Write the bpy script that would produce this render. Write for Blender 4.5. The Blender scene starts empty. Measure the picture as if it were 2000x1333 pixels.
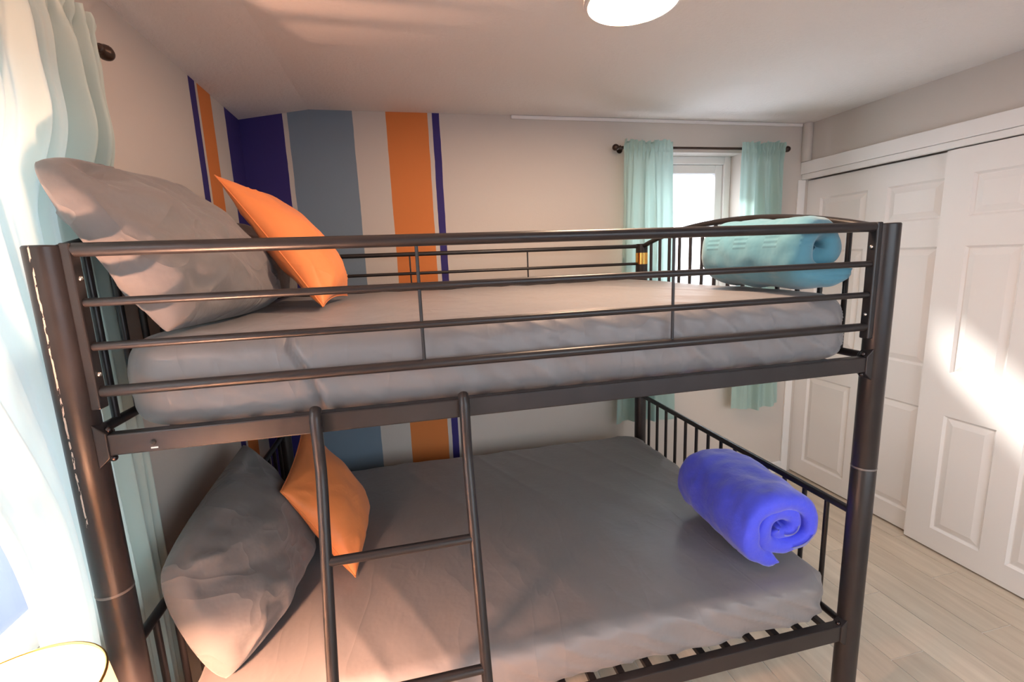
import bpy, bmesh, math, random
from mathutils import Vector, Matrix, noise

random.seed(7)
scene = bpy.context.scene
COL = scene.collection
PI = math.pi

# ------------------------------------------------------------------ camera
CX, CY, CZ = 0.6548, -1.0705, 1.6086
YAW, PITCH, ROLL, FPX = 0.2198, 0.1727, -0.0391, 911.8
fwd = Vector((math.sin(YAW) * math.cos(PITCH), math.cos(YAW) * math.cos(PITCH), -math.sin(PITCH)))
r0 = Vector((math.cos(YAW), -math.sin(YAW), 0))
u0 = r0.cross(fwd)
rgt = math.cos(ROLL) * r0 + math.sin(ROLL) * u0
upv = -math.sin(ROLL) * r0 + math.cos(ROLL) * u0
cam_data = bpy.data.cameras.new('camera')
cam_data.sensor_width = 36.0
cam_data.lens = FPX / 2000.0 * 36.0
cam_data.clip_start = 0.02
cam = bpy.data.objects.new('camera', cam_data)
M = Matrix((rgt, upv, -fwd)).transposed().to_4x4()
M.translation = Vector((CX, CY, CZ))
cam.matrix_world = M
COL.objects.link(cam)
scene.camera = cam

# ------------------------------------------------------------------ world, sun, exposure
world = bpy.data.worlds.new('sky')
scene.world = world
world.use_nodes = True
bg = world.node_tree.nodes['Background']
bg.inputs['Color'].default_value = (0.84, 0.93, 1.0, 1)
bg.inputs['Strength'].default_value = 4.2

sun_data = bpy.data.lights.new('sun', 'SUN')
sun_data.energy = 10.0
sun_data.color = (1.0, 0.95, 0.88)
sun_data.angle = math.radians(6.0)
sun = bpy.data.objects.new('sun', sun_data)
sun.rotation_euler = Vector((0.66, -1.0, -0.82)).to_track_quat('-Z', 'Y').to_euler()
sun.location = (0, 6, 6)
COL.objects.link(sun)


def portal(name, loc, direction, sx, sy):
    d = bpy.data.lights.new(name, 'AREA')
    d.shape = 'RECTANGLE'
    d.size, d.size_y = sx, sy
    d.cycles.is_portal = True
    o = bpy.data.objects.new(name, d)
    o.location = loc
    o.rotation_euler = Vector(direction).to_track_quat('-Z', 'Z').to_euler()
    COL.objects.link(o)
    return o


vs = scene.view_settings
vs.view_transform = 'Standard'
vs.look = 'None'
vs.exposure = 0.58
vs.gamma = 1.0
vs.use_curve_mapping = False
scene.cycles.use_denoising = True
scene.cycles.max_bounces = 10
scene.cycles.diffuse_bounces = 6
scene.cycles.transparent_max_bounces = 12
scene.cycles.sample_clamp_indirect = 8.0
scene.cycles.caustics_reflective = False
scene.cycles.caustics_refractive = False


# ------------------------------------------------------------------ materials
class NT:
    def __init__(self, name):
        self.m = bpy.data.materials.new(name)
        self.m.use_nodes = True
        self.t = self.m.node_tree
        self.n = self.t.nodes
        self.n.clear()
        self.out = self.n.new('ShaderNodeOutputMaterial')

    def add(self, kind, **kw):
        nd = self.n.new(kind)
        for k, v in kw.items():
            setattr(nd, k, v)
        return nd

    def link(self, a, b):
        self.t.links.new(a, b)

    def val(self, sock, v):
        if hasattr(v, 'is_output'):
            self.link(v, sock)
        else:
            sock.default_value = v

    def math(self, op, a, b=0.0, c=None):
        nd = self.add('ShaderNodeMath', operation=op)
        self.val(nd.inputs[0], a)
        self.val(nd.inputs[1], b)
        if c is not None:
            self.val(nd.inputs[2], c)
        return nd.outputs[0]

    def mix(self, fac, a, b):
        nd = self.add('ShaderNodeMix', data_type='RGBA')
        self.val(nd.inputs[0], fac)
        self.val(nd.inputs[6], a)
        self.val(nd.inputs[7], b)
        return nd.outputs[2]

    def coord(self, kind='Object', scale=(1, 1, 1)):
        tc = self.add('ShaderNodeTexCoord')
        mp = self.add('ShaderNodeMapping')
        mp.inputs['Scale'].default_value = scale
        self.link(tc.outputs[kind], mp.inputs[0])
        return mp.outputs[0]

    def noise(self, vec, scale, detail=3.0, rough=0.5):
        nd = self.add('ShaderNodeTexNoise')
        self.link(vec, nd.inputs['Vector'])
        nd.inputs['Scale'].default_value = scale
        nd.inputs['Detail'].default_value = detail
        nd.inputs['Roughness'].default_value = rough
        return nd.outputs[0]

    def bump(self, h, strength=0.2, dist=0.01):
        nd = self.add('ShaderNodeBump')
        nd.inputs['Strength'].default_value = strength
        nd.inputs['Distance'].default_value = dist
        self.link(h, nd.inputs['Height'])
        return nd.outputs[0]

    def bsdf(self, color, rough=0.5, metal=0.0, spec=0.5, sheen=0.0, normal=None, **kw):
        p = self.add('ShaderNodeBsdfPrincipled')
        self.val(p.inputs['Base Color'], color)
        self.val(p.inputs['Roughness'], rough)
        p.inputs['Metallic'].default_value = metal
        p.inputs['Specular IOR Level'].default_value = spec
        p.inputs['Sheen Weight'].default_value = sheen
        for k, v in kw.items():
            p.inputs[k.replace('_', ' ')].default_value = v
        if normal is not None:
            self.link(normal, p.inputs['Normal'])
        return p.outputs[0]

    def done(self, sh):
        self.link(sh, self.out.inputs['Surface'])
        return self.m


def c4(*a):
    return (*a, 1.0)


def simple(name, col, rough=0.5, metal=0.0, spec=0.5, var=0.0, nscale=20.0, bump=0.0, bscale=60.0, **kw):
    t = NT(name)
    v = t.coord()
    color = c4(*col)
    if var:
        n = t.noise(v, nscale)
        color = t.mix(n, c4(*[x * (1 - var) for x in col]), c4(*[min(1, x * (1 + var)) for x in col]))
    nrm = t.bump(t.noise(v, bscale), bump, 0.004) if bump else None
    return t.done(t.bsdf(color, rough, metal, spec, normal=nrm, **kw))


WALL = (0.60, 0.555, 0.51)
NAVY = (0.040, 0.030, 0.170)
ORNG = (0.66, 0.215, 0.060)
LBLU = (0.195, 0.262, 0.33)


def stripe_wall(name, axis, bands):
    """painted vertical bands along one axis; edges wander a little like hand-taped paint"""
    t = NT(name)
    v = t.coord()
    sep = t.add('ShaderNodeSeparateXYZ')
    t.link(v, sep.inputs[0])
    wob = t.math('MULTIPLY', t.math('SUBTRACT', t.noise(v, 9.0, 2.0), 0.5), 0.006)
    x = t.math('ADD', sep.outputs[axis], wob)
    col = t.mix(t.noise(v, 2.0), c4(*[k * 0.985 for k in WALL]), c4(*[k * 1.015 for k in WALL]))
    for lo, hi, bc in bands:
        inside = t.math('MULTIPLY', t.math('GREATER_THAN', x, lo), t.math('LESS_THAN', x, hi))
        col = t.mix(inside, col, c4(*bc))
    nrm = t.bump(t.noise(v, 90.0, 4.0), 0.12, 0.004)
    return t.done(t.bsdf(col, 0.7, spec=0.25, normal=nrm))


m_wall = stripe_wall('wall_paint', 0, [])
m_wall_back = stripe_wall('wall_paint_striped_back', 0, [(-0.2, 0.118, NAVY), (0.141, 0.456, LBLU), (0.624, 0.842, ORNG), (0.865, 0.904, NAVY)])
m_wall_left = stripe_wall('wall_paint_striped_left', 1, [(1.06, 1.118, NAVY), (1.140, 1.275, ORNG), (1.432, 1.8, NAVY)])


def ceiling_mat():
    t = NT('ceiling_texture')
    v = t.coord()
    n1 = t.noise(v, 55.0, 5.0, 0.6)
    ramp = t.add('ShaderNodeValToRGB')
    ramp.color_ramp.elements[0].position = 0.42
    ramp.color_ramp.elements[1].position = 0.62
    t.link(n1, ramp.inputs[0])
    return t.done(t.bsdf(c4(0.80, 0.78, 0.76), 0.85, spec=0.2, normal=t.bump(ramp.outputs[0], 0.28, 0.006)))


m_ceil = ceiling_mat()
m_white = simple('white_paint', (0.80, 0.79, 0.78), 0.45, spec=0.4, bump=0.03, bscale=40)
m_door = simple('door_white', (0.80, 0.785, 0.775), 0.42, spec=0.4, bump=0.04, bscale=70)
m_dark = simple('dark_gap', (0.03, 0.03, 0.03), 0.8)


def plank_mat():
    t = NT('wood_look_tile')
    v = t.coord('Object', (14, 1.6, 14))
    oi = t.add('ShaderNodeObjectInfo')
    off = t.add('ShaderNodeVectorMath', operation='ADD')
    comb = t.add('ShaderNodeCombineXYZ')
    t.link(t.math('MULTIPLY', oi.outputs['Random'], 60.0), comb.inputs[0])
    t.link(t.math('MULTIPLY', oi.outputs['Random'], 31.0), comb.inputs[1])
    t.link(v, off.inputs[0])
    t.link(comb.outputs[0], off.inputs[1])
    g = t.noise(off.outputs[0], 1.6, 6.0, 0.6)
    col = t.mix(g, c4(0.43, 0.355, 0.275), c4(0.78, 0.695, 0.58))
    tone = t.mix(oi.outputs['Random'], c4(0.86, 0.85, 0.83), c4(1.06, 1.05, 1.03))
    mul = t.add('ShaderNodeMix', data_type='RGBA', blend_type='MULTIPLY')
    mul.inputs[0].default_value = 1.0
    t.link(col, mul.inputs[6])
    t.link(tone, mul.inputs[7])
    return t.done(t.bsdf(mul.outputs[2], 0.38, spec=0.45, normal=t.bump(g, 0.08, 0.002)))


m_plank = plank_mat()
m_grout = simple('grout', (0.70, 0.68, 0.64), 0.8)


def bed_metal(name, scratch=False):
    t = NT(name)
    v = t.coord()
    n = t.noise(v, 25.0, 3.0)
    col = t.mix(n, c4(0.014, 0.012, 0.0125), c4(0.024, 0.0205, 0.021))
    rough = t.math('ADD', t.math('MULTIPLY', n, 0.10), 0.30)
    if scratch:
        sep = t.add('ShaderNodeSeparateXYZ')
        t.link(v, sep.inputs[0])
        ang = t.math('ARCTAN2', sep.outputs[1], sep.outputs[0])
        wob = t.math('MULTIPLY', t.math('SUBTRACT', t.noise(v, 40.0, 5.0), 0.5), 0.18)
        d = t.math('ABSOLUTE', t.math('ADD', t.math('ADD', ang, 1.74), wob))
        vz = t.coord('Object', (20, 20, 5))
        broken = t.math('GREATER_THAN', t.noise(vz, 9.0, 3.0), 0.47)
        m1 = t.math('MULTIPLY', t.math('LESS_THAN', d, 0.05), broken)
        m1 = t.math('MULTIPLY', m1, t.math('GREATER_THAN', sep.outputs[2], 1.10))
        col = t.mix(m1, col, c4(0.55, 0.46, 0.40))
    return t.done(t.bsdf(col, rough, 0.0, 0.4, normal=t.bump(t.noise(v, 300.0, 2.0), 0.05, 0.001)))


m_bed = bed_metal('black_brown_metal')
m_bed_worn = bed_metal('black_brown_metal_worn', True)
m_bolt = simple('bolt_steel', (0.55, 0.53, 0.50), 0.25, 1.0)
m_ring = simple('worn_joint', (0.16, 0.14, 0.13), 0.35, 0.3)
m_dkbolt = simple('bolt_dark', (0.05, 0.04, 0.04), 0.25, 0.8)
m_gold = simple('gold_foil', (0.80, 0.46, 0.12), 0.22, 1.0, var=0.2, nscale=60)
m_scuff = simple('scuff_white', (0.8, 0.78, 0.75), 0.7)
m_rod = simple('rod_bronze', (0.045, 0.026, 0.018), 0.35, 0.4, var=0.3, nscale=50)


def fabric(name, col, rough=0.75, sheen=0.25, weave=900.0, wr=0.25, wscale=7.0, spec=0.3, var=0.06, ridge=0.0, rvec=(5, 5, 5)):
    t = NT(name)
    v = t.coord()
    n = t.noise(v, 6.0, 3.0)
    color = t.mix(n, c4(*[k * (1 - var) for k in col]), c4(*[min(1, k * (1 + var)) for k in col]))
    h = t.math('ADD', t.math('MULTIPLY', t.noise(v, wscale, 4.0, 0.55), 1.0), t.math('MULTIPLY', t.noise(v, weave, 1.0), 0.015))
    if ridge:
        rv = t.coord('Object', rvec)
        nd = t.add('ShaderNodeTexNoise')
        t.link(rv, nd.inputs['Vector'])
        nd.inputs['Scale'].default_value = 1.0
        nd.inputs['Detail'].default_value = 2.0
        nd.inputs['Distortion'].default_value = 0.7
        rd = t.math('POWER', t.math('SUBTRACT', 1.0, t.math('MULTIPLY', t.math('ABSOLUTE', t.math('SUBTRACT', nd.outputs[0], 0.5)), 3.0)), 5.0)
        h = t.math('ADD', h, t.math('MULTIPLY', rd, ridge))
    return t.done(t.bsdf(color, rough, 0.0, spec, sheen, normal=t.bump(h, wr, 0.02)))


m_sheet = fabric('grey_sheet', (0.200, 0.190, 0.193), 0.48, 0.15, wr=0.35, wscale=6.0, spec=0.45, ridge=0.16, rvec=(7, 2.2, 2.2))
m_pillow = fabric('grey_pillowcase', (0.185, 0.175, 0.175), 0.6, 0.2, wr=0.45, wscale=7.0, ridge=0.40, rvec=(6, 5, 6))
m_cushion = fabric('orange_satin', (0.86, 0.275, 0.085), 0.50, 0.1, wr=0.22, wscale=8.0, spec=0.35, ridge=0.15, rvec=(5, 5, 9))
m_fleece = fabric('royal_blue_fleece', (0.060, 0.080, 0.74), 0.7, 0.4, weave=500.0, wr=0.35, wscale=14.0, var=0.25)


def teal_mat():
    t = NT('teal_throw')
    v = t.coord()
    sep = t.add('ShaderNodeSeparateXYZ')
    t.link(v, sep.inputs[0])
    # woven blocks of short ribs: ribs along the roll, in a checker of blocks
    ribs = t.math('SINE', t.math('MULTIPLY', sep.outputs[2], 420.0))
    by = t.math('GREATER_THAN', t.math('SINE', t.math('MULTIPLY', sep.outputs[1], 52.0)), 0.15)
    bz = t.math('GREATER_THAN', t.math('SINE', t.math('ADD', t.math('MULTIPLY', sep.outputs[2], 62.0), 0.6)), 0.0)
    h = t.math('MULTIPLY', t.math('MULTIPLY', ribs, by), bz)
    wr = t.noise(v, 10.0, 3.0)
    hh = t.math('ADD', t.math('MULTIPLY', h, 0.10), wr)
    col = t.mix(t.noise(v, 8.0), c4(0.070, 0.235, 0.325), c4(0.115, 0.315, 0.40))
    return t.done(t.bsdf(col, 0.75, 0, 0.25, 0.4, normal=t.bump(hh, 0.35, 0.02)))


m_teal = teal_mat()


def curtain_mat(name, col, trans):
    t = NT(name)
    v = t.coord('Object', (1, 1, 0.25))
    n = t.noise(v, 14.0, 3.0)
    nrm = t.bump(n, 0.15, 0.01)
    d = t.bsdf(c4(*col), 0.7, 0, 0.2, 0.2, normal=nrm)
    tr = t.add('ShaderNodeBsdfTranslucent')
    tr.inputs[0].default_value = c4(*trans)
    t.link(nrm, tr.inputs['Normal'])
    mx = t.add('ShaderNodeMixShader')
    mx.inputs[0].default_value = 0.30
    t.link(d, mx.inputs[1])
    t.link(tr.outputs[0], mx.inputs[2])
    return t.done(mx.outputs[0])


m_curt = curtain_mat('mint_curtain', (0.40, 0.555, 0.515), (0.50, 0.72, 0.69))
m_curt_backlit = curtain_mat('mint_curtain_backlit', (0.58, 0.685, 0.645), (0.70, 0.80, 0.775))  # same mint cloth, with the paleness of backlight mixed into its colours


def glass_mat(name, clear=True):
    t = NT(name)
    tr = t.add('ShaderNodeBsdfTransparent')
    if clear:
        b = t.add('ShaderNodeBsdfGlossy')
        b.inputs['Roughness'].default_value = 0.02
        fac = 0.05
    else:
        b = t.add('ShaderNodeBsdfTranslucent')
        b.inputs[0].default_value = c4(0.92, 0.93, 0.95)
        fac = 0.55
    mx = t.add('ShaderNodeMixShader')
    mx.inputs[0].default_value = fac
    t.link(tr.outputs[0], mx.inputs[1])
    t.link(b.outputs[0], mx.inputs[2])
    return t.done(mx.outputs[0])


m_glass = glass_mat('clear_glass')


def milky_pane_mat():
    """milky pane with a clear top strip, added to shape the sun patch"""
    t = NT('milky_pane_glass')
    v = t.coord()
    sep = t.add('ShaderNodeSeparateXYZ')
    t.link(v, sep.inputs[0])
    clear = t.math('GREATER_THAN', sep.outputs[2], 1.885)  # invented clear strip, passes the sun as a band onto the closet door
    tr = t.add('ShaderNodeBsdfTransparent')
    b = t.add('ShaderNodeBsdfTranslucent')
    b.inputs[0].default_value = c4(0.92, 0.93, 0.95)
    mx = t.add('ShaderNodeMixShader')
    t.link(t.math('SUBTRACT', 0.97, t.math('MULTIPLY', clear, 0.87)), mx.inputs[0])
    t.link(tr.outputs[0], mx.inputs[1])
    t.link(b.outputs[0], mx.inputs[2])
    return t.done(mx.outputs[0])


m_frost = milky_pane_mat()


def emit(name, col, strength):
    t = NT(name)
    e = t.add('ShaderNodeEmission')
    e.inputs[0].default_value = c4(*col)
    e.inputs[1].default_value = strength
    return t.done(e.outputs[0])


def shade_mat():
    t = NT('lamp_shade_linen')
    d = t.bsdf(c4(0.85, 0.80, 0.72), 0.8, 0, 0.2)
    tr = t.add('ShaderNodeBsdfTranslucent')
    tr.inputs[0].default_value = c4(0.85, 0.72, 0.55)
    mx = t.add('ShaderNodeMixShader')
    mx.inputs[0].default_value = 0.55
    t.link(d, mx.inputs[1])
    t.link(tr.outputs[0], mx.inputs[2])
    return t.done(mx.outputs[0])


# ------------------------------------------------------------------ mesh helpers
def tag(o, label, cat=None, group=None, kind=None):
    o['label'] = label
    if cat:
        o['category'] = cat
    if group:
        o['group'] = group
    if kind:
        o['kind'] = kind
    return o


def empty(name, loc=(0, 0, 0)):
    o = bpy.data.objects.new(name, None)
    o.location = loc
    o.empty_display_size = 0.05
    COL.objects.link(o)
    return o


def obj(name, bm, mat, parent=None, smooth=False, bevel=0.0, segs=2, subsurf=0, loc=None, angle=40):
    me = bpy.data.meshes.new(name)
    bmesh.ops.recalc_face_normals(bm, faces=bm.faces)
    bm.to_mesh(me)
    bm.free()
    me.materials.append(mat)
    o = bpy.data.objects.new(name, me)
    COL.objects.link(o)
    if smooth:
        for p in me.polygons:
            p.use_smooth = True
        if smooth == 'auto':
            me.set_sharp_from_angle(angle=math.radians(angle))
    if parent:
        o.parent = parent
        o.matrix_parent_inverse = Matrix.Translation(-parent.location)
    if loc is not None:
        o.location = loc
    if bevel:
        b = o.modifiers.new('bevel', 'BEVEL')
        b.width = bevel
        b.segments = segs
        b.limit_method = 'ANGLE'
        b.angle_limit = math.radians(40)
    if subsurf:
        s = o.modifiers.new('subsurf', 'SUBSURF')
        s.levels = s.render_levels = subsurf
    return o


def box(bm, x0, x1, y0, y1, z0, z1):
    vs_ = [bm.verts.new(p) for p in ((x0, y0, z0), (x1, y0, z0), (x1, y1, z0), (x0, y1, z0), (x0, y0, z1), (x1, y0, z1), (x1, y1, z1), (x0, y1, z1))]
    for f in ((0, 3, 2, 1), (4, 5, 6, 7), (0, 1, 5, 4), (1, 2, 6, 5), (2, 3, 7, 6), (3, 0, 4, 7)):
        bm.faces.new([vs_[i] for i in f])
    return bm


def boxes(*bs):
    bm = bmesh.new()
    for b in bs:
        box(bm, *b)
    return bm


def tube(bm, pts, r, n=14, caps=True, radii=None):
    """round tube through a list of points"""
    pts = [Vector(p) for p in pts]
    rings = []
    prev = None
    for i, p in enumerate(pts):
        if i == 0:
            d = pts[1] - p
        elif i == len(pts) - 1:
            d = p - pts[i - 1]
        else:
            d = (pts[i + 1] - p).normalized() + (p - pts[i - 1]).normalized()
        d.normalize()
        if prev is None:
            ref = Vector((0, 0, 1)) if abs(d.z) < 0.9 else Vector((1, 0, 0))
            a = d.cross(ref).normalized()
        else:
            a = (prev - d * prev.dot(d)).normalized()
        prev = a
        b = d.cross(a)
        rr = radii[i] if radii else r
        rings.append([bm.verts.new(p + a * rr * math.cos(2 * PI * k / n) + b * rr * math.sin(2 * PI * k / n)) for k in range(n)])
    for i in range(len(rings) - 1):
        for k in range(n):
            bm.faces.new((rings[i][k], rings[i][(k + 1) % n], rings[i + 1][(k + 1) % n], rings[i + 1][k]))
    if caps:
        bm.faces.new(list(reversed(rings[0])))
        bm.faces.new(rings[-1])
    return bm


def tubes(pts, r, n=14, radii=None, caps=True):
    return tube(bmesh.new(), pts, r, n, caps, radii)


def lathe(profile, n=32, origin=(0, 0, 0)):
    bm = bmesh.new()
    ox, oy, oz = origin
    rings = []
    for r, z in profile:
        if r < 1e-5:
            rings.append([bm.verts.new((ox, oy, oz + z))])
        else:
            rings.append([bm.verts.new((ox + r * math.cos(2 * PI * k / n), oy + r * math.sin(2 * PI * k / n), oz + z)) for k in range(n)])
    for a, b in zip(rings, rings[1:]):
        for k in range(n):
            k2 = (k + 1) % n
            if len(a) == 1 and len(b) == 1:
                continue
            if len(a) == 1:
                bm.faces.new((a[0], b[k], b[k2]))
            elif len(b) == 1:
                bm.faces.new((a[k], a[k2], b[0]))
            else:
                bm.faces.new((a[k], a[k2], b[k2], b[k]))
    return bm


def ball(c, r, n=12, sz=1.0):
    bm = bmesh.new()
    bmesh.ops.create_uvsphere(bm, u_segments=n, v_segments=n // 2 + 2, radius=r)
    for v in bm.verts:
        v.co.z *= sz
        v.co += Vector(c)
    return bm


def grid_mesh(bm, rows):
    """rows of coordinates -> quad sheet; returns vert rows"""
    vr = [[bm.verts.new(p) for p in row] for row in rows]
    for a, b in zip(vr, vr[1:]):
        for i in range(len(a) - 1):
            bm.faces.new((a[i], a[i + 1], b[i + 1], b[i]))
    return vr


def sstep(a, b, x):
    if a == b:
        return float(x >= b)
    t = min(1.0, max(0.0, (x - a) / (b - a)))
    return t * t * (3 - 2 * t)


# ------------------------------------------------------------------ room shell
XL, XR, YB, YF, ZC = -0.085, 3.280, 1.630, -1.90, 2.40
T = 0.16

# floor: grout bed with wood-look tile planks on it
floor = obj('floor', boxes((XL - T, XR + 0.4, YF - T, YB + T, -0.12, -0.0022)), m_grout)
tag(floor, 'pale wood-look plank tile floor running under the bunk bed to the closet', 'floor', kind='structure')
PW, PLN, GAP = 0.161, 0.914, 0.004
pm_bm = boxes((-PW / 2 + GAP / 2, PW / 2 - GAP / 2, -PLN / 2 + GAP / 2, PLN / 2 - GAP / 2, -0.0020, 0.0))
plank_mesh = None
col_i = 0
x_right = 3.211 + PW
while x_right > XL:
    xc = x_right - PW / 2
    off = 0.475 + PLN / 2 - 0.307 * (col_i - 1)
    k0 = math.floor((YF - off) / PLN) - 1
    for k in range(k0, k0 + 8):
        yc = off + k * PLN
        if yc + PLN / 2 < YF + 0.02 or yc - PLN / 2 > YB - 0.02:
            continue
        if plank_mesh is None:
            o = obj('plank', pm_bm, m_plank, floor, bevel=0.0)
            plank_mesh = o.data
        else:
            o = bpy.data.objects.new('plank', plank_mesh)
            COL.objects.link(o)
            o.parent = floor
        y0, y1 = max(yc - PLN / 2, YF), min(yc + PLN / 2, YB)
        x0, x1 = max(x_right - PW, XL), min(x_right, XR + 0.06)
        o.location = ((x0 + x1) / 2, (y0 + y1) / 2, 0)
        o.scale = ((x1 - x0) / PW, (y1 - y0) / PLN, 1)
    x_right -= PW
    col_i += 1

# ceiling: flat, with a strip sloping down to the left wall
bm = bmesh.new()
prof = [(XL - T, 2.330), (XL, 2.343), (0.245, ZC), (XR + 0.4, ZC), (XR + 0.4, ZC + 0.15), (XL - T, ZC + 0.15)]
va = [bm.verts.new((x, YF - T, z)) for x, z in prof]
vb = [bm.verts.new((x, YB + T, z)) for x, z in prof]
for i in range(len(prof)):
    j = (i + 1) % len(prof)
    bm.faces.new((va[i], va[j], vb[j], vb[i]))
bm.faces.new(va)
bm.faces.new(list(reversed(vb)))
tag(obj('ceiling', bm, m_ceil), 'off-white textured ceiling with a sloped strip along the left wall', 'ceiling', kind='structure')

# back wall with its deep window recess
WX0, WX1, WZ0, WZ1 = 2.06, 2.795, 1.08, 2.215
YT = YB + 0.20
tag(obj('wall_back', boxes((XL - T, WX0, YB, YT, 0, 2.46), (WX1, XR + 0.4, YB, YT, 0, 2.46), (WX0, WX1, YB, YT, 0, WZ0), (WX0, WX1, YB, YT, WZ1, 2.46)), m_wall_back),
    'greige back wall with painted navy, grey-blue and orange vertical stripes', 'wall', kind='structure')

# left wall with window
LY0, LY1, LZ0, LZ1 = -1.15, 0.20, 0.84, 2.06
tag(obj('wall_left', boxes((XL - T, XL, YF - T, LY0, 0, 2.42), (XL - T, XL, LY1, YB, 0, 2.42), (XL - T, XL, LY0, LY1, 0, LZ0), (XL - T, XL, LY0, LY1, LZ1, 2.42)), m_wall_left),
    'warm greige left wall with narrow navy and orange stripes near the corner', 'wall', kind='structure')

# wall behind the viewer; its wide window is unseen, added for daylight
FX0, FX1, FZ0, FZ1 = 0.9, 3.0, 0.75, 2.10
tag(obj('wall_front', boxes((XL - T, FX0, YF - T, YF, 0, 2.46), (FX1, XR + 0.4, YF - T, YF, 0, 2.46), (FX0, FX1, YF - T, YF, 0, FZ0), (FX0, FX1, YF - T, YF, FZ1, 2.46)), m_wall),
    'plain greige wall opposite the striped wall, with a wide window added for daylight', 'wall', kind='structure')

# closet wall
CE = -0.02   # near end of the closet opening
tag(obj('wall_right', boxes((XR, XR + 0.12, YF - T, YB, 2.10, 2.46), (XR, XR + 0.12, YF - T, CE, 0, 2.10), (XR + 0.14, XR + 0.26, YF - T, YB, 0, 2.46)), m_wall),
    'pale greige wall above the white closet doors', 'wall', kind='structure')

# closet header board and track fascia
hd = empty('trim_1', (3.26, 0.8, 2.05))
tag(hd, 'white header board above the sliding closet doors', 'trim', kind='structure')
obj('header_board', boxes((3.242, 3.285, CE, YB - 0.002, 2.085, 2.160)), m_white, hd, bevel=0.003)
obj('track_fascia', boxes((3.254, 3.285, CE, YB - 0.002, 2.052, 2.084)), m_white, hd, bevel=0.002)
tag(obj('trim_2', boxes((3.225, 3.279, YB - 0.012, YB - 0.001, 0, 2.05)), m_white, bevel=0.003), 'narrow white casing strip between back wall and closet', 'trim', kind='structure')
tag(obj('trim_3', tubes([(3.262, 1.610, 2.162), (3.262, 1.610, 2.398)], 0.03, 20), m_wall, smooth='auto'), 'rounded corner bead above the closet in the back corner', 'trim', kind='structure')
tag(obj('trim_4', boxes((1.30, XR - 0.05, YB - 0.012, YB, 2.380, 2.399)), m_white, bevel=0.004), 'thin white strip where back wall meets ceiling', 'trim', kind='structure')  # white strip along part of the wall top
tag(obj('baseboard_back', boxes((XL, 3.224, YB - 0.014, YB, 0, 0.09)), m_white, bevel=0.004), 'white baseboard along the striped back wall', 'baseboard', kind='structure')
tag(obj('baseboard_left', boxes((XL, XL + 0.012, YF, YB - 0.015, 0, 0.09)), m_white, bevel=0.004), 'white baseboard along the left wall behind the bed', 'baseboard', kind='structure')


# ------------------------------------------------------------------ closet doors (six raised panels each)
def panel_door(name, label, xf, y_hi, y_lo, cols, rows, z0=0.012, z1=2.046):
    """front face at x = xf looking to -X; cols/rows are the panel openings"""
    th = 0.034
    root = empty(name, (xf + th / 2, (y_hi + y_lo) / 2, z0))
    tag(root, label, 'door', kind='structure')
    bm = boxes((xf + 0.016, xf + th, y_lo, y_hi, z0, z1))          # core
    ys = [y_lo] + sorted([c for col in cols for c in col]) + [y_hi]
    zs = [z0] + sorted([r for row in rows for r in row]) + [z1]
    for i in range(0, len(ys) - 1, 2):                            # stiles
        box(bm, xf, xf + 0.016, ys[i], ys[i + 1], z0, z1)
    for i in range(1, len(ys) - 2, 2):                            # rails
        for j in range(0, len(zs) - 1, 2):
            box(bm, xf, xf + 0.016, ys[i], ys[i + 1], zs[j], zs[j + 1])
    obj('slab', bm, m_door, root)
    for i in range(1, len(ys) - 2, 2):
        for j in range(1, len(zs) - 2, 2):
            ya, yb, za, zb = ys[i], ys[i + 1], zs[j], zs[j + 1]
            b = bmesh.new()
            loops = []
            for ins, d in ((0.0, 0.001), (0.010, 0.011), (0.014, 0.0115), (0.040, 0.003), (0.043, 0.002)):
                loops.append([b.verts.new(p) for p in ((xf + d, ya + ins, za + ins), (xf + d, yb - ins, za + ins), (xf + d, yb - ins, zb - ins), (xf + d, ya + ins, zb - ins))])
            for la, lb in zip(loops, loops[1:]):
                for k in range(4):
                    b.faces.new((la[k], la[(k + 1) % 4], lb[(k + 1) % 4], lb[k]))
            b.faces.new(loops[-1])
            obj('panel', b, m_door, root)
    return root


ROWS = [(0.125, 0.745), (0.965, 1.590), (1.728, 1.925)]
panel_door('door_1', 'white six-panel sliding closet door, nearer one overlapping the other', 3.268, 0.778, 0.0, [(0.655, 0.435), (0.335, 0.115)], ROWS)
panel_door('door_2', 'white six-panel sliding closet door in the back corner, behind the nearer one', 3.308, 1.628, 0.70, [(1.525, 1.205), (1.090, 0.800)], ROWS)

# ------------------------------------------------------------------ windows
w1 = empty('window_1', ((WX0 + WX1) / 2, YB + 0.13, WZ0))
tag(w1, 'small white-framed window with milky pane in the back wall, between mint curtains', 'window', kind='structure')


def frame_y(x0, x1, z0, z1, y0, y1, w):
    return boxes((x0, x0 + w, y0, y1, z0, z1), (x1 - w, x1, y0, y1, z0, z1), (x0 + w, x1 - w, y0, y1, z0, z0 + w), (x0 + w, x1 - w, y0, y1, z1 - w, z1))


def frame_x(y0, y1, z0, z1, x0, x1, w):
    return boxes((x0, x1, y0, y0 + w, z0, z1), (x0, x1, y1 - w, y1, z0, z1), (x0, x1, y0 + w, y1 - w, z0, z0 + w), (x0, x1, y0 + w, y1 - w, z1 - w, z1))


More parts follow.
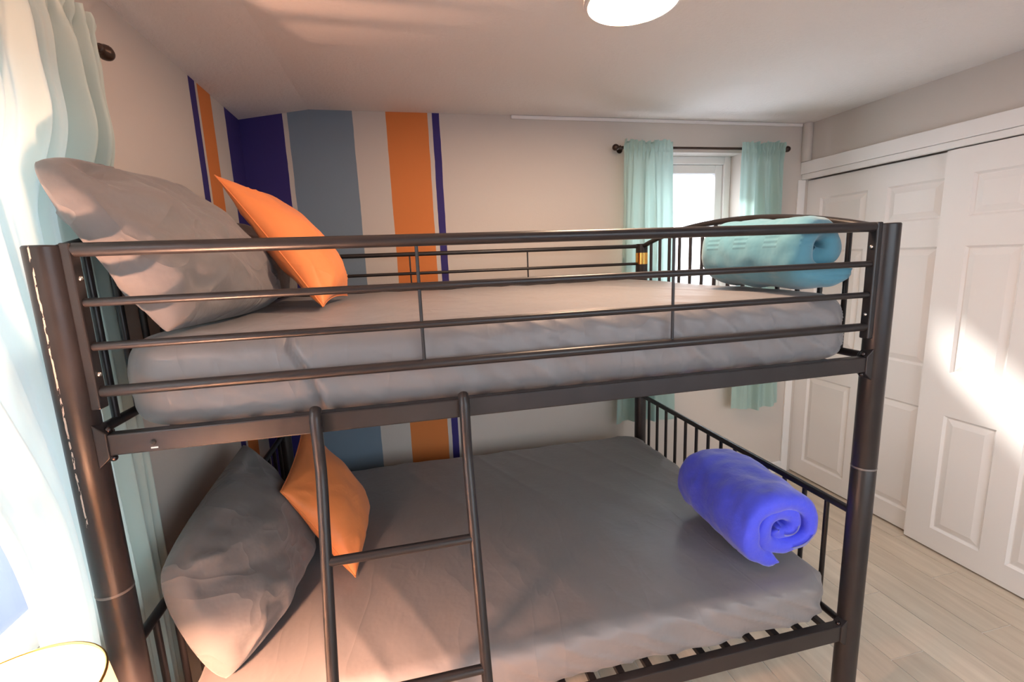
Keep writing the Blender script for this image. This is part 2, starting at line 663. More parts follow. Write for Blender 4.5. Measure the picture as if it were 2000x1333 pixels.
obj('window_frame', frame_y(WX0, WX1, WZ0, WZ1, YB + 0.10, YB + 0.17, 0.048), m_white, w1, bevel=0.004)
sash = obj('sash', frame_y(WX0 + 0.049, WX1 - 0.049, WZ0 + 0.049, WZ1 - 0.049, YB + 0.115, YB + 0.155, 0.055), m_white, w1, bevel=0.006)
pane = obj('pane', boxes((WX0 + 0.10, WX1 - 0.10, YB + 0.132, YB + 0.136, WZ0 + 0.10, WZ1 - 0.10)), m_frost, w1)
obj('sill', boxes((WX0 - 0.03, WX1 + 0.03, YB - 0.03, YB + 0.10, WZ0 - 0.02, WZ0 + 0.002)), m_white, w1, bevel=0.004)

w2 = empty('window_2', (XL - 0.08, (LY0 + LY1) / 2, LZ0))
tag(w2, 'left window with white frame behind the long mint curtain', 'window', kind='structure')
obj('window_frame', frame_x(LY0, LY1, LZ0, LZ1, XL - 0.13, XL - 0.07, 0.045), m_white, w2, bevel=0.004)
obj('mullion', boxes((XL - 0.12, XL - 0.08, LY0 + 0.045, LY1 - 0.045, 1.43, 1.47)), m_white, w2, bevel=0.004)
obj('pane', boxes((XL - 0.102, XL - 0.098, LY0 + 0.045, LY1 - 0.045, LZ0 + 0.045, 1.43)), m_glass, w2)
obj('pane', boxes((XL - 0.102, XL - 0.098, LY0 + 0.045, LY1 - 0.045, 1.47, LZ1 - 0.045)), m_glass, w2)

w3 = empty('added_window', ((FX0 + FX1) / 2, YF - 0.08, FZ0))  # made-up window, lets daylight in from behind the viewer
tag(w3, 'unseen wide window added opposite the striped wall to let daylight in', 'window', kind='structure')
obj('window_frame', frame_y(FX0, FX1, FZ0, FZ1, YF - 0.13, YF - 0.07, 0.05), m_white, w3, bevel=0.004)
obj('mullion', boxes(((FX0 + FX1) / 2 - 0.025, (FX0 + FX1) / 2 + 0.025, YF - 0.12, YF - 0.08, FZ0 + 0.05, FZ1 - 0.05)), m_white, w3, bevel=0.004)
obj('pane', boxes((FX0 + 0.05, (FX0 + FX1) / 2 - 0.025, YF - 0.102, YF - 0.098, FZ0 + 0.05, FZ1 - 0.05)), m_glass, w3)
obj('pane', boxes(((FX0 + FX1) / 2 + 0.025, FX1 - 0.05, YF - 0.102, YF - 0.098, FZ0 + 0.05, FZ1 - 0.05)), m_glass, w3)

portal('portal_back', ((WX0 + WX1) / 2, YT + 0.02, (WZ0 + WZ1) / 2), (0, -1, 0), WX1 - WX0, WZ1 - WZ0)
portal('portal_left', (XL - T - 0.02, (LY0 + LY1) / 2, (LZ0 + LZ1) / 2), (1, 0, 0), LY1 - LY0, LZ1 - LZ0)
portal('portal_front', ((FX0 + FX1) / 2, YF - T - 0.02, (FZ0 + FZ1) / 2), (0, 1, 0), FX1 - FX0, FZ1 - FZ0)

# ground outside, seen through the left window beside the curtain
m_ground = simple('outside_paving', (0.045, 0.058, 0.115), 0.9, var=0.1, nscale=2)  # blue of the outdoor shade is put into the base colour
tag(obj('ground', boxes((-14, 14, -14, 14, -0.30, -0.125)), m_ground), 'blue-grey ground outside the left window', 'ground', kind='structure')

# ------------------------------------------------------------------ bunk bed
L, W, R = 1.98, 1.394, 0.033
ZT = 1.668
bed = empty('bunk_bed', (L / 2, W / 2, 0))
tag(bed, 'black metal bunk bed with ladder, slatted base and guard rails', 'bunk bed')


def post(x, y, mat):
    b = lathe([(0.0, 0.0), (R * 0.9, 0.0), (R, 0.004), (R, 0.940), (R * 0.97, 0.943), (R * 0.97, 0.946), (R, 0.949), (R, ZT - 0.003), (R * 0.93, ZT), (0.0, ZT)], 36)
    p = obj('post', b, mat, bed, smooth='auto', angle=30, loc=(x, y, 0))
    return p


posts = {}
for px in (0, L):
    for py in (0, W):
        posts[(px, py)] = post(px, py, m_bed_worn if (px == 0 and py == 0) else m_bed)
for k, (px, py) in enumerate(((0, 0), (L, 0))):
    jr = obj('joint_ring', lathe([(R + 0.0002, 0.942), (R + 0.0008, 0.944), (R + 0.0008, 0.9455), (R + 0.0002, 0.948)], 36), m_ring, posts[(px, py)], smooth=True)
    jr.matrix_parent_inverse = Matrix.Identity(4)
st = obj('gold_band', tubes([(L, W, 1.555), (L, W, 1.618)], R + 0.0008, 28, caps=False), m_gold, bed, smooth=True)  # gold-coloured sleeve around a short length of the post
st['label'] = 'gold band around the back post'

# front guard
G = [1.659, 1.558, 1.471, 1.379]
PLX = 0.047
for gz, gr in zip(G, (0.0135, 0.0085, 0.0085, 0.0115)):
    obj('guard_rail', tubes([(PLX - 0.003, 0, gz), (L / 2, 0, gz), (L - PLX + 0.003, 0, gz)], gr, 18), m_bed, bed, smooth='auto')
for ux in (0.686, 1.319):
    obj('guard_upright', tubes([(ux, 0, G[0]), (ux, 0, G[3])], 0.004, 10), m_bed, bed, smooth='auto')
for s, x in ((1, 0), (-1, L)):
    xa, xb = sorted((x + s * (R - 0.004), x + s * (PLX)))
    pl = obj('mounting_plate', boxes((xa, xb, -0.014, 0.014, 1.345, 1.672)), m_bed, bed, bevel=0.003)
    for z in (1.605, 1.415):
        sc = obj('screw', ball((x + s * PLX, 0.0, z), 0.0055), m_bolt, pl, smooth=True)
        sc.matrix_parent_inverse = pl.matrix_parent_inverse.copy()
        sc.matrix_parent_inverse = Matrix.Identity(4)

# back guard
for gz, gr in ((1.655, 0.011), (1.558, 0.008), (1.471, 0.008)):
    obj('guard_rail', tubes([(R - 0.004, W, gz), (L - R + 0.004, W, gz)], gr, 14), m_bed, bed, smooth='auto')
for ux in (0.690, 1.309):
    obj('guard_upright', tubes([(ux, W, 1.655), (ux, W, 1.38)], 0.004, 10), m_bed, bed, smooth='auto')

# side rails (angle section: upright face plus shelf for the slats) with flared brackets
for y, sy in ((0, 1), (W, -1)):
    for z0, z1 in ((1.247, 1.292), (0.355, 0.412)):
        ya, yb = sorted((y - sy * 0.016, y + sy * 0.012))
        bmr = boxes((R + 0.012, L - R - 0.012, ya, yb, z0, z1))
        rail = obj('side_rail', bmr, m_bed, bed, bevel=0.0035)
        if y == 0 and z0 > 1:
            hl = obj('bolt_hole', ball((0.128, ya - 0.0005, 1.268), 0.0055, sz=1.0), m_dark, rail, smooth=True)
            hl.matrix_parent_inverse = Matrix.Identity(4)
            sm = obj('paint_chip', boxes((0.122, 0.135, ya - 0.0008, ya + 0.001, 1.2545, 1.2575)), m_scuff, rail)
            sm.matrix_parent_inverse = Matrix.Identity(4)
        for s, x in ((1, 0), (-1, L)):
            zc = (z0 + z1) / 2
            bb = bmesh.new()
            prof = [(x + s * (R - 0.006), zc + 0.047), (x + s * (R + 0.016), zc + 0.026), (x + s * (R + 0.016), zc - 0.026), (x + s * (R - 0.006), zc - 0.047)]
            f = [bb.verts.new((px_, ya - 0.004, pz)) for px_, pz in prof]
            g = [bb.verts.new((px_, yb + 0.002, pz)) for px_, pz in prof]
            for i in range(4):
                bb.faces.new((f[i], f[(i + 1) % 4], g[(i + 1) % 4], g[i]))
            bb.faces.new(f)
            bb.faces.new(list(reversed(g)))
            br = obj('bracket', bb, m_bed, bed, bevel=0.002)
            for dz in (0.030, -0.030):
                bo = obj('bolt', ball((x + s * (R + 0.014), (ya + yb) / 2 - 0.002, zc + dz), 0.0075), m_dkbolt, br, smooth=True)
                bo.matrix_parent_inverse = Matrix.Identity(4)

# slats across both bunks
slat_mesh = {}
for z in (1.262, 0.400):
    k = 0
    x = 1.806 + 0.0885
    while x > 0.05:
        if z not in slat_mesh:
            o = obj('slat', boxes((-0.010, 0.010, 0.012, W - 0.012, -0.008, 0.008)), m_bed, bed, bevel=0.002)
            slat_mesh[z] = o.data
        else:
            o = bpy.data.objects.new('slat', slat_mesh[z])
            COL.objects.link(o)
            o.parent = bed
            o.matrix_parent_inverse = Matrix.Translation(-bed.location)
        o.location = (x, 0, z)
        x -= 0.0885

# end frames
for x in (0, L):
    N = 28
    arch = []
    for i in range(N + 1):
        t = i / N
        y = R * 0.6 + (W - 1.2 * R) * t
        arch.append((x, y, 1.655 + 0.078 * (1 - abs(2 * t - 1) ** 2.2)))
    obj('arch_rail', tubes(arch, 0.0125, 16), m_bed, bed, smooth='auto')
    obj('end_rail', tubes([(x, R * 0.7, 1.285), (x, W - R * 0.7, 1.285)], 0.0115, 14), m_bed, bed, smooth='auto')
    obj('end_rail', tubes([(x, R * 0.7, 0.783), (x, W - R * 0.7, 0.783)], 0.0125, 14), m_bed, bed, smooth='auto')
    obj('end_rail', tubes([(x, R * 0.7, 0.385), (x, W - R * 0.7, 0.385)], 0.0115, 14), m_bed, bed, smooth='auto')
    for k in range(14):
        y = 1.289 - 0.0905 * k
        t = (y - R * 0.6) / (W - 1.2 * R)
        zt = 1.655 + 0.078 * (1 - abs(2 * t - 1) ** 2.2)
        obj('picket', tubes([(x, y, 1.285), (x, y, zt)], 0.008, 10), m_bed, bed, smooth='auto')
        obj('picket', tubes([(x, y, 0.385), (x, y, 0.783)], 0.008, 10), m_bed, bed, smooth='auto')

# ladder
lad = empty('ladder', (0.6, -0.1, 0))
lad.parent = bed
lad.matrix_parent_inverse = Matrix.Translation(-bed.location)


def lad_y(z):
    return -0.034 - (0.30 * (1.16 - z) if z < 1.16 else 0.0)


for lx in (0.445, 0.768):
    pts = [(lx, -0.020, 1.302), (lx, -0.031, 1.296), (lx, -0.034, 1.28), (lx, -0.034, 1.20), (lx, -0.035, 1.17), (lx, lad_y(1.13), 1.13), (lx, lad_y(0.8), 0.8), (lx, lad_y(0.013), 0.013)]
    lr = obj('ladder_rail', tubes(pts, 0.0125, 16), m_bed, lad, smooth='auto')
    ft = obj('foot_cap', tubes([(lx, lad_y(0.03), 0.03), (lx, lad_y(0.0) + 0.001, 0.001)], 0.0145, 16), m_dark, lr, smooth='auto')
    ft.matrix_parent_inverse = Matrix.Identity(4)
for z in (0.98, 0.71, 0.44, 0.17):
    obj('rung', tubes([(0.447, lad_y(z), z), (0.766, lad_y(z), z)], 0.0105, 14), m_bed, lad, smooth='auto')


# ------------------------------------------------------------------ mattresses
def mattress(name, label, x0, x1, y0, y1, z0, z1, seed, side_amp, top_amp, rad=0.055, lift=0.0, seam=None):
    bm = bmesh.new()
    nx, ny, nz = 300, 100, 22
    c = Vector(((x0 + x1) / 2, (y0 + y1) / 2, (z0 + z1) / 2))
    h = Vector(((x1 - x0) / 2, (y1 - y0) / 2, (z1 - z0) / 2))
    rp = 0.10                     # plan radius of the corners
    so = Vector((seed * 3.1, seed * 1.7, seed * 0.9))

    def shape(p):
        # p on the box surface in [-1,1]^3 -> rounded, puffed, wrinkled
        q = Vector((p.x * h.x, p.y * h.y, p.z * h.z))
        # round in plan
        ix, iy = max(-h.x + rp, min(h.x - rp, q.x)), max(-h.y + rp, min(h.y - rp, q.y))
        d = Vector((q.x - ix, q.y - iy, 0))
        if d.length > 1e-9:
            m = max(abs(d.x), abs(d.y))
            d = d.normalized() * m
        q = Vector((ix + d.x, iy + d.y, q.z))
        # distance to the plan outline
        ex = rp - d.length if d.length > 0 else min(h.x - abs(q.x), h.y - abs(q.y))
        edge = max(0.0, min(ex, min(h.x - abs(q.x), h.y - abs(q.y)) if d.length == 0 else ex))
        # vertical rounding: shrink outward extent near top and bottom
        inner_z = h.z - rad
        dz = abs(q.z) - inner_z
        if edge < rad and dz > 0:
            e = rad - edge
            v = Vector((e, dz))
            m = max(e, dz)
            if v.length > 1e-9:
                v = v.normalized() * m
            shrink = e - v.x
            nrm = d.normalized() if d.length > 1e-9 else (Vector((math.copysign(1, q.x), 0, 0)) if h.x - abs(q.x) < h.y - abs(q.y) else Vector((0, math.copysign(1, q.y), 0)))
            q -= nrm * shrink
            q.z = math.copysign(inner_z + v.y, q.z)
        w = c + q
        side = sstep(0.06, 0.0, edge)
        # top: long shallow drags across the sheet
        if p.z > 0.5:
            a = noise.noise(Vector((w.x * 5.0 + w.y * 1.6, w.y * 1.1, 0)) + so) + 0.5 * noise.noise(Vector((w.x * 14 + w.y * 5.0, w.y * 2.2 - w.x, 3)) + so)
            rg = 1 - 2.5 * abs(noise.noise(Vector((w.x * 4.2 + w.y * 2.2, w.y * 0.9 - w.x * 0.5, 9)) + so))
            w.z += top_amp * (a + 0.8 * max(0.0, rg) ** 3)
            # soft crown
            w.z += 0.010 * (1 - (q.x / h.x) ** 2) * (1 - (q.y / h.y) ** 2)
        if side > 0:
            nrm = d.normalized() if d.length > 1e-9 else (Vector((math.copysign(1, q.x), 0, 0)) if h.x - abs(q.x) < h.y - abs(q.y) else Vector((0, math.copysign(1, q.y), 0)))
            s = w.x + w.y
            k = (w.z - z0) / (z1 - z0)
            gather = sstep(0.15, 1.0, (w.x - x0) / (x1 - x0)) * 0.7 + 0.3
            a = noise.noise(Vector((s * 9 + k * 1.8, k * 1.0, 7)) + so) + 0.6 * noise.noise(Vector((s * 19 + k * 3.4, k * 1.2, 2)) + so)
            rg = 1 - 2.2 * abs(noise.noise(Vector((s * 11 + k * 3.0 + 0.8 * noise.noise(Vector((s * 4, k, 1)) + so), k * 0.8, 11)) + so))
            a += 0.9 * max(0.0, rg) ** 2
            w += nrm * side_amp * a * gather * side * (1.15 - 0.6 * k)
            if seam and w.y < y0 + 0.08:
                sx_ = seam + 0.055 * (1 - k) + 0.010 * math.sin(k * 5)
                w -= nrm * 0.016 * side * math.exp(-((w.x - sx_) / 0.008) ** 2)
                w += nrm * 0.007 * side * math.exp(-((w.x - sx_ - 0.022) / 0.014) ** 2)
            # slight outward belly
            w += nrm * 0.008 * side * math.sin(PI * max(0, min(1, k)))
            if lift and w.z < (z0 + z1) / 2:
                w.z += side * lift * (0.5 + 0.5 * noise.noise(Vector((s * 9, 1, 4)) + so)) * (0.4 + 0.6 * gather)
        return w

    def face(fix, fixv, a, b, na, nb):
        rows = []
        for j in range(nb + 1):
            row = []
            for i in range(na + 1):
                p = Vector((0, 0, 0))
                p[fix] = fixv
                # denser near the edges
                ta, tb = -1 + 2 * i / na, -1 + 2 * j / nb
                ta = ta * 0.75 + 0.25 * math.sin(ta * PI / 2)
                tb = tb * 0.75 + 0.25 * math.sin(tb * PI / 2)
                p[a], p[b] = ta, tb
                row.append(shape(p))
            rows.append(row)
        grid_mesh(bm, rows)

    face(2, 1, 0, 1, nx, ny)
    face(2, -1, 0, 1, nx, ny)
    for v in (-1, 1):
        face(1, v, 0, 2, nx, nz)
        face(0, v, 1, 2, ny, nz)
    bmesh.ops.remove_doubles(bm, verts=bm.verts, dist=0.0012)
    o = obj(name, bm, m_sheet, smooth=True)
    return tag(o, label, 'mattress')


up_m = mattress('mattress', 'upper bunk mattress in a smooth grey fitted sheet', 0.050, 1.935, 0.032, 1.366, 1.271, 1.472, 1, 0.012, 0.004, seam=0.395)
lo_m = mattress('mattress', 'lower bunk mattress in a wrinkled grey fitted sheet', 0.040, 1.935, 0.020, 1.370, 0.409, 0.556, 5, 0.013, 0.006, rad=0.038, lift=0.008)


# ------------------------------------------------------------------ pillows and cushions
def pillow(name, label, nb, nt, ft, fb, hf, hb, mat, seed, cave=0.07, wr=0.006, n=44, cat='pillow', group=None, seam=None, power=0.5, corner=(0, 0, 0, 0)):
    nb, nt, ft, fb = map(Vector, (nb, nt, ft, fb))
    nrm = ((ft - nb).cross(nt - fb)).normalized()
    if nrm.x < 0:
        nrm = -nrm
    so = Vector((seed * 2.3, seed * 5.1, seed * 1.1))
    base = (nb + fb) / 2
    bm = bmesh.new()

    def P(u, v):
        pu = u * (1 - cave * (1 - v * v) * u * u)
        pv = v * (1 - cave * (1 - u * u) * v * v)
        ck = corner[(1 if u > 0 else 0) + (2 if v > 0 else 0)]
        cs = 1 - ck * (u * u * v * v) ** 1.5
        a, b = (pu * cs + 1) / 2, (pv * cs + 1) / 2
        return nb * (1 - a) * (1 - b) + fb * a * (1 - b) + nt * (1 - a) * b + ft * a * b

    edge_pts = []
    for side, hh in ((1, hf), (-1, hb)):
        rows = []
        for j in range(n + 1):
            row = []
            for i in range(n + 1):
                u, v = -math.cos(PI * i / n), -math.cos(PI * j / n)
                u = 0.5 * u + 0.5 * (-1 + 2 * i / n)
                v = 0.5 * v + 0.5 * (-1 + 2 * j / n)
                m = max(0.0, (1 - u * u)) * max(0.0, (1 - v * v))
                tk = hh * m ** power * (1.0 - 0.18 * v)
                p = P(u, v)
                # creases that run out of the corners and along the closed ends
                cr = 0.0
                if wr:
                    for su in (-1, 1):
                        for sv in (-1, 1):
                            du, dv = (u - su), (v - sv)
                            r_ = math.hypot(du, dv)
                            an = math.atan2(dv, du)
                            sw = an * 4.5 + seed + su * 2 + sv + 1.2 * noise.noise(Vector((u * 2, v * 2, seed)))
                            cr += (1 - 2.4 * abs(math.sin(sw)) ** 0.7) * math.exp(-((r_ - 0.32) / 0.30) ** 2)
                    e = sstep(0.0, 0.25, m)
                    big = noise.noise(Vector((u * 1.7, v * 1.7, side * 3)) + so) * 2.2 + noise.noise(Vector((u * 4.5 + v * 2, v * 3, side)) + so)
                    p = p + nrm * side * (wr * (cr * 0.9 + big)) * e
                row.append(p + nrm * side * tk)
            rows.append(row)
        if side == 1:
            loop = [rows[0][i] for i in range(n)] + [rows[j][n] for j in range(n)] + [rows[n][n - i] for i in range(n)] + [rows[n - j][0] for j in range(n)]
            edge_pts = [q.copy() for q in loop]
        grid_mesh(bm, rows)
    bmesh.ops.remove_doubles(bm, verts=bm.verts, dist=0.0006)
    o = obj(name, bm, mat, smooth=True)
    tag(o, label, cat, group)
    if seam:
        b2 = bmesh.new()
        tube(b2, edge_pts + [edge_pts[0]], seam, 6, caps=False)
        s = obj('edge_seam', b2, mat, o, smooth=True)
        s.matrix_parent_inverse = Matrix.Identity(4)
    return o


pillow('pillow', 'grey pillow slumped against the left end of the upper bunk, behind the guard rail',
       (0.150, 0.070, 1.488), (-0.018, -0.003, 1.845), (0.005, 0.70, 1.812), (0.220, 0.70, 1.485), 0.130, 0.045, m_pillow, 3, wr=0.013, power=0.34, corner=(-0.02, 0.08, 0.10, 0.10), cave=-0.02, n=70)
pillow('pillow', 'second grey pillow on the upper bunk, mostly hidden behind the orange cushion',
       (0.165, 0.80, 1.490), (0.025, 0.78, 1.790), (0.030, 1.31, 1.790), (0.165, 1.31, 1.490), 0.075, 0.045, m_pillow, 8, wr=0.008, corner=(0.08, 0.08, 0.08, 0.08), cave=0.03)
pillow('cushion', 'square orange cushion propped on the upper bunk beside the grey pillow',
       (0.410, 0.43, 1.490), (0.110, 0.60, 1.900), (0.200, 1.05, 1.850), (0.425, 0.93, 1.490), 0.100, 0.062, m_cushion, 4, wr=0.006, cat='cushion', seam=0.0022)
pillow('pillow', 'grey pillow leaning on the headboard end of the lower bunk behind the ladder',
       (0.135, 0.085, 0.572), (0.030, 0.070, 0.915), (0.030, 0.745, 0.970), (0.225, 0.69, 0.574), 0.135, 0.035, m_pillow, 11, wr=0.012, power=0.36, corner=(0.06, 0.06, 0.10, -0.01), cave=-0.03, n=70)
pillow('cushion', 'square orange cushion on the lower bunk seen behind the ladder rail',
       (0.418, 0.44, 0.570), (0.205, 0.50, 0.885), (0.195, 0.95, 0.960), (0.435, 0.86, 0.578), 0.090, 0.060, m_cushion, 6, wr=0.004, cat='cushion', seam=0.0022)


# ------------------------------------------------------------------ rolled blankets
def roll(name, label, near, far, a, b, turns, th, rho0, phase, mat, seed, amp, zrest, sag=0.85, cat='blanket', end_puff=0.02, sgn=1, recede=0.06):
    near, far = Vector(near), Vector(far)
    ax = (far - near)
    ln = ax.length
    ax.normalize()
    sx = Vector((ax.y, -ax.x, 0)).normalized()     # across the roll, to +X
    up = Vector((0, 0, 1))
    so = Vector((seed * 1.3, seed * 2.9, seed * 0.7))
    NI, NJ = int(64 * turns), 40
    bm = bmesh.new()

    def pt(t, side, j):
        s = -1 + 2 * j / NJ
        s = math.sin(s * PI / 2) * 0.6 + s * 0.4
        rho = rho0 + (1 - rho0) * t
        an = phase + sgn * 2 * PI * turns * t
        ca, sa = math.cos(an), math.sin(an)
        se = math.copysign(abs(sa) ** sag, sa)
        ce = math.copysign(abs(ca) ** sag, ca)
        endr = max(0.0, 1 - abs(s) ** 14) ** 0.5
        pathr = min(1.0, math.sqrt(max(0.0, min(t, 1 - t) * turns * 40)))
        h = th / 2 * (0.15 + 0.85 * endr) * (0.1 + 0.9 * pathr)
        c2 = (a - th / 2) * rho * ce
        c3 = (b - th / 2) * rho * se
        nv = Vector((ca / a, sa / b))
        nv.normalize()
        x2, z2 = c2 + nv.x * h * side, c3 + nv.y * h * side
        ends = 1 - 0.03 * abs(s) ** 4
        q = near + ax * (ln * (0.5 + 0.5 * s * (1 - recede + recede * rho + end_puff * math.sin(an * 2 + seed)))) + sx * x2 * ends + up * (z2 * ends + b)
        nn = noise.noise(q * 9 + so) + 0.6 * noise.noise(q * 22 + so)
        q += (sx * nv.x + up * nv.y) * amp * nn * side
        if q.z < zrest:
            q.z = zrest + (q.z - zrest) * 0.05
        return q

    outer = [[pt(i / NI, 1, j) for j in range(NJ + 1)] for i in range(NI + 1)]
    inner = [[pt(i / NI, -1, j) for j in range(NJ + 1)] for i in range(NI + 1)]
    vo = grid_mesh(bm, outer)
    vi = grid_mesh(bm, inner)
    for i in range(NI):
        for j in (0, NJ):
            bm.faces.new((vo[i][j], vo[i + 1][j], vi[i + 1][j], vi[i][j]))
    for j in range(NJ):
        for i in (0, NI):
            bm.faces.new((vo[i][j], vo[i][j + 1], vi[i][j + 1], vi[i][j]))
    o = obj(name, bm, mat, smooth=True)
    return tag(o, label, cat)


roll('rolled_blanket', 'royal blue fleece blanket rolled up at the foot of the lower bunk', (1.802, 0.080, 0.566), (1.832, 0.520, 0.566), 0.172, 0.142, 2.20, 0.060, 0.14, -1.7 - 2 * PI * 2.20, m_fleece, 2, 0.012, 0.563, recede=0.12)
roll('folded_blanket', 'teal woven throw blanket folded thickly at the foot of the upper bunk', (1.850, 0.045, 1.480), (1.818, 0.490, 1.480), 0.138, 0.130, 1.30, 0.076, 0.22, -0.75 - 2 * PI * 1.30, m_teal, 9, 0.010, 1.477, recede=0.25, end_puff=0.03)


# ------------------------------------------------------------------ curtains
def drape(name, label, P, zt, zrod, zb, ns, nz, group=None, mat=None):
    """P(s, z) -> world point; header above and around the rod is its own part"""
    a = P(0.5, zb)
    root = empty(name, a)
    tag(root, label, 'curtain', group)
    zsplit = zrod - 0.028

    def sheet(pname, za, zb_, n):
        b = bmesh.new()
        rows = []
        for j in range(n + 1):
            z = za + (zb_ - za) * j / n
            rows.append([P(i / ns, z) for i in range(ns + 1)])
        grid_mesh(b, rows)
        return obj(pname, b, mat or m_curt, root, smooth=True)

    sheet('header', zt, zsplit, 10)
    sheet('drape', zsplit, zb, nz)
    return root


def curtain_rod(name, label, a, b, wall_dir, wall_d, r=0.0075):
    a, b = Vector(a), Vector(b)
    root = empty(name, (a + b) / 2)
    tag(root, label, 'curtain rod')
    obj('rod', tubes([a, b], r, 14), m_rod, root, smooth='auto')
    d = (b - a).normalized()
    for e, s in ((a, -1), (b, 1)):
        pts, rad = [], []
        for k, (o_, rr) in enumerate(((-0.004, 0.009), (0.002, 0.012), (0.006, 0.008), (0.010, 0.010), (0.018, 0.0165), (0.028, 0.019), (0.038, 0.0165), (0.045, 0.010), (0.048, 0.002))):
            pts.append(e + d * s * o_)
            rad.append(rr)
        obj('finial', tubes(pts, 0, 18, rad), m_rod, root, smooth=True)
        q = e - d * s * 0.03
        wv = Vector(wall_dir)
        br = bmesh.new()
        tube(br, [q, q + wv * wall_d], 0.0055, 10)
        tube(br, [q + wv * (wall_d - 0.004), q + wv * wall_d], 0.018, 16)
        obj('bracket', br, m_rod, root, smooth='auto')
    return root


YR = 1.556
ZR = 2.222
curtain_rod('curtain_rod', 'dark bronze curtain rod with ball finials over the small back window', (1.925, YR, ZR), (3.035, YR, ZR + 0.004), (0, 1, 0), YB - YR)


def small_curtain(xt0, xt1, xb0, xb1, zb, seed, flat_side, skew):
    def P(s, z):
        k = (2.258 - z) / (2.258 - zb)
        k = max(0, min(1, k))
        x0, x1 = xt0 + (xb0 - xt0) * k, xt1 + (xb1 - xt1) * k
        # gather is tighter on one side, the other hangs nearly flat
        g = s if flat_side > 0 else 1 - s
        warp = s
        x = x0 + (x1 - x0) * warp + skew * k * math.sin(PI * s) * 0.5
        fold = 1 - 0.75 * sstep(0.55, 0.85, g)
        qq = 2 * PI * 3.4 * s + seed + k * 0.9
        big = math.sin(qq + 0.7 * math.sin(qq)) * 0.8 + 0.3 * math.sin(2 * PI * 5.6 * s + seed * 2 - k * 1.4)
        amp = 0.014 + 0.022 * sstep(0.0, 0.30, k)
        hd = sstep(0.075, 0.02, k)
        crink = math.sin(2 * PI * 12 * s + seed) * 0.013 * hd * (0.15 + fold) + noise.noise(Vector((s * 22, z * 24, seed))) * 0.016 * hd * (0.3 + fold)
        pinch = 1 - 0.75 * math.exp(-((z - ZR) / 0.012) ** 2)
        y = YR - 0.013 - (big * amp * fold * (0.35 + 0.65 * (1 - hd)) + crink) * (0.3 + 0.7 * pinch) - 0.012
        zz = z + (0.014 * noise.noise(Vector((s * 14, 0, seed))) if z > 2.25 else 0) + (0.012 * math.sin(s * 5 + seed) * k ** 6)
        return Vector((x, min(y, YR - 0.010), zz))
    return P


drape('curtain', 'short mint curtain panel on the left of the small back window', small_curtain(1.935, 2.248, 1.880, 2.300, 0.560, 0.4, 1, 0.03), 2.258, ZR, 0.560, 90, 60)
drape('curtain', 'short mint curtain panel beside the closet, right of the small back window', small_curtain(2.712, 3.018, 2.715, 3.090, 0.560, 2.1, -1, 0.0), 2.258, ZR, 0.560, 90, 60)

# left window: rod along the wall and one long panel that billows into the room
XRD, ZRL = -0.030, 2.158
curtain_rod('curtain_rod', 'dark curtain rod on the left wall with one finial showing past the curtain', (XRD, -1.25, ZRL), (XRD, 0.368, ZRL), (-1, 0, 0), XRD - XL)


def left_curtain(s, z):
    zt, zb = 2.205, 0.10
    k = max(0.0, min(1.0, (zt - z) / (zt - zb)))
    # s = 0 at the far (bed) edge, 1 at the near edge
    ynear = -0.31 + 0.085 * sstep(0.2, 0.5, k)
    sp = s ** 1.0
    y0 = 0.318 + 0.010 * sstep(0.0, 0.2, k)
    y = y0 + (ynear - y0) * (sp * 0.55 + 0.45 * sp * sp)
    gath = 1 - 0.80 * sstep(0.42, 0.70, s)
    q = 2 * PI * 8.5 * s - 0.9 + 0.6 * noise.noise(Vector((s * 5, z * 0.7, 4)))
    f = math.sin(q + 0.6 * math.sin(q)) * 0.9 + 0.35 * math.sin(2 * PI * 14.0 * s + 1.7 + 2 * k)
    hd = sstep(0.05, 0.0, k)
    low = sstep(1.95, 1.72, z)
    amp = (0.016 + 0.018 * sstep(0.02, 0.12, k)) * gath * (1 - 0.45 * low) + 0.004
    crink = hd * (0.012 * math.sin(2 * PI * 21 * s) + 0.016 * noise.noise(Vector((s * 34, z * 30, 5))))
    x = -0.012 - 0.047 * low - 0.012 * sstep(2.12, 2.0, z) + f * amp * (1 - 0.6 * hd) + crink
    # billow: lower down the near half is pushed out into the room past the bed post
    bil = sstep(1.75, 0.95, z) * sstep(0.06, -0.13, y)
    x += 0.085 * bil + 0.012 * noise.noise(Vector((y * 6, z * 3, 2))) * (0.3 + bil)
    return Vector((max(x, XL + 0.004), y, z))


def lc_fold(s, z):
    p = left_curtain(s, z)
    # keep the cloth off the bed post and headboard
    if p.y > -0.045 and z < 1.80:
        p.x = min(p.x, -0.037)
    return p


lc = drape('curtain', 'long mint curtain, backlit paleness in its colour, hanging at the left window beside the bed post', lc_fold, 2.205, ZRL, 0.10, 180, 110, mat=m_curt_backlit)

# ------------------------------------------------------------------ ceiling light
cl = empty('ceiling_light', (1.415, 0.415, 2.395))
tag(cl, 'round flush ceiling light with glowing white diffuser', 'ceiling light')
obj('trim_ring', lathe([(0.150, 0.004), (0.152, -0.006), (0.148, -0.012), (0.140, -0.014), (0.136, -0.010), (0.136, 0.004)], 56, (1.415, 0.415, 2.395)), m_white, cl, smooth='auto')
obj('diffuser', lathe([(0.137, -0.009), (0.09, -0.0115), (0.0, -0.0125)], 56, (1.415, 0.415, 2.395)), emit('ceiling_diffuser_glow', (1.0, 0.67, 0.455), 92.0), cl, smooth=True)

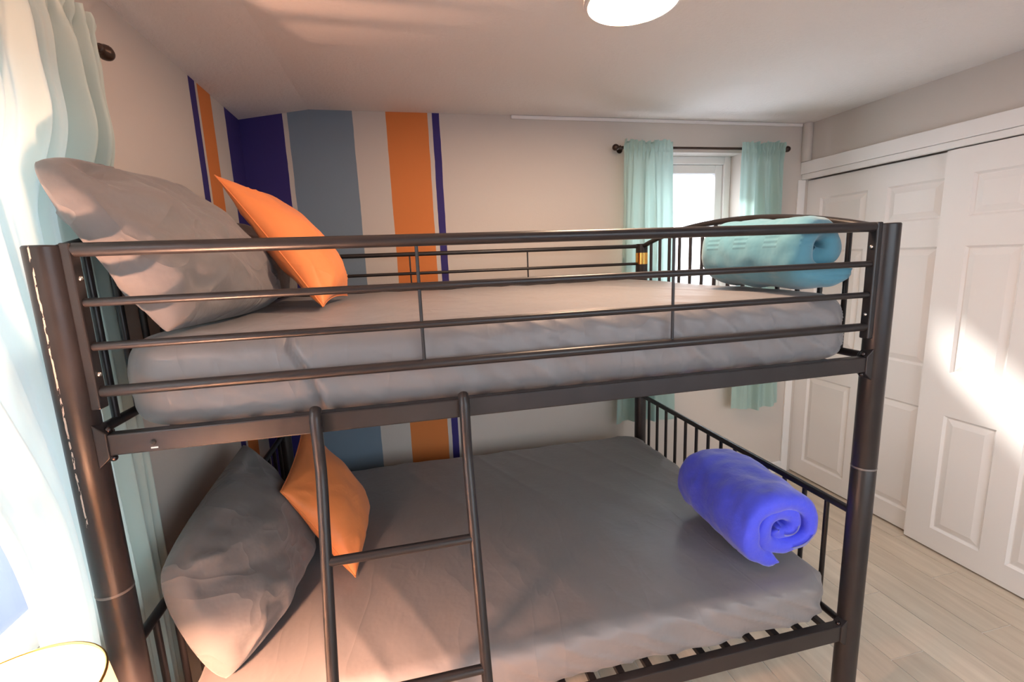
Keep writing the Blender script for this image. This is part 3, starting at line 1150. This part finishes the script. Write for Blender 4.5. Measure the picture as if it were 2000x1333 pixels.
# ------------------------------------------------------------------ nightstand and lamp (lower left corner)
LX, LY, LZ = 0.093, -0.402, 1.050
ns_ = empty('nightstand', (0.105, -0.46, 0))
tag(ns_, 'small white nightstand under the lamp by the left window', 'nightstand')
obj('top', boxes((-0.030, 0.290, -0.64, -0.28, 0.575, 0.600)), m_white, ns_, bevel=0.004)
obj('body', boxes((-0.020, 0.275, -0.63, -0.29, 0.30, 0.575)), m_white, ns_, bevel=0.003)
dr = obj('drawer', boxes((0.275, 0.287, -0.615, -0.305, 0.32, 0.555)), m_white, ns_, bevel=0.003)
kn = obj('knob', ball((0.297, -0.46, 0.44), 0.012), m_rod, dr, smooth=True)
kn.matrix_parent_inverse = Matrix.Identity(4)
for lx in (-0.005, 0.260):
    for ly in (-0.612, -0.308):
        obj('leg', boxes((lx - 0.014, lx + 0.014, ly - 0.014, ly + 0.014, 0.0, 0.30)), m_white, ns_, bevel=0.002)

lamp = empty('table_lamp', (LX, LY, 0.60))
tag(lamp, 'lit table lamp with white drum shade and gold rim in the lower left corner', 'lamp')
obj('base', lathe([(0.0, 0.001), (0.062, 0.001), (0.065, 0.008), (0.060, 0.016), (0.022, 0.024), (0.016, 0.05), (0.034, 0.09), (0.040, 0.13), (0.026, 0.18), (0.012, 0.21), (0.010, 0.27), (0.0, 0.27)], 36, (LX, LY, 0.60)), m_gold, lamp, smooth=True)
sh = obj('shade', lathe([(0.132, -0.200), (0.107, 0.0), (0.105, 0.0), (0.130, -0.200), (0.132, -0.200)], 56, (LX, LY, LZ)), shade_mat(), lamp, smooth='auto')
for rr, zz in ((0.1065, 0.0), (0.1315, -0.198)):
    ring = [(LX + rr * math.cos(2 * PI * k / 56), LY + rr * math.sin(2 * PI * k / 56), LZ + zz) for k in range(57)]
    g = obj('rim_trim', tubes(ring, 0.0022, 8, caps=False), m_gold, sh, smooth=True)
    g.matrix_parent_inverse = Matrix.Identity(4)
obj('bulb', ball((LX, LY, 0.905), 0.028, 16, 1.25), emit('bulb_glow', (1.0, 0.50, 0.31), 2900.0), lamp, smooth=True)
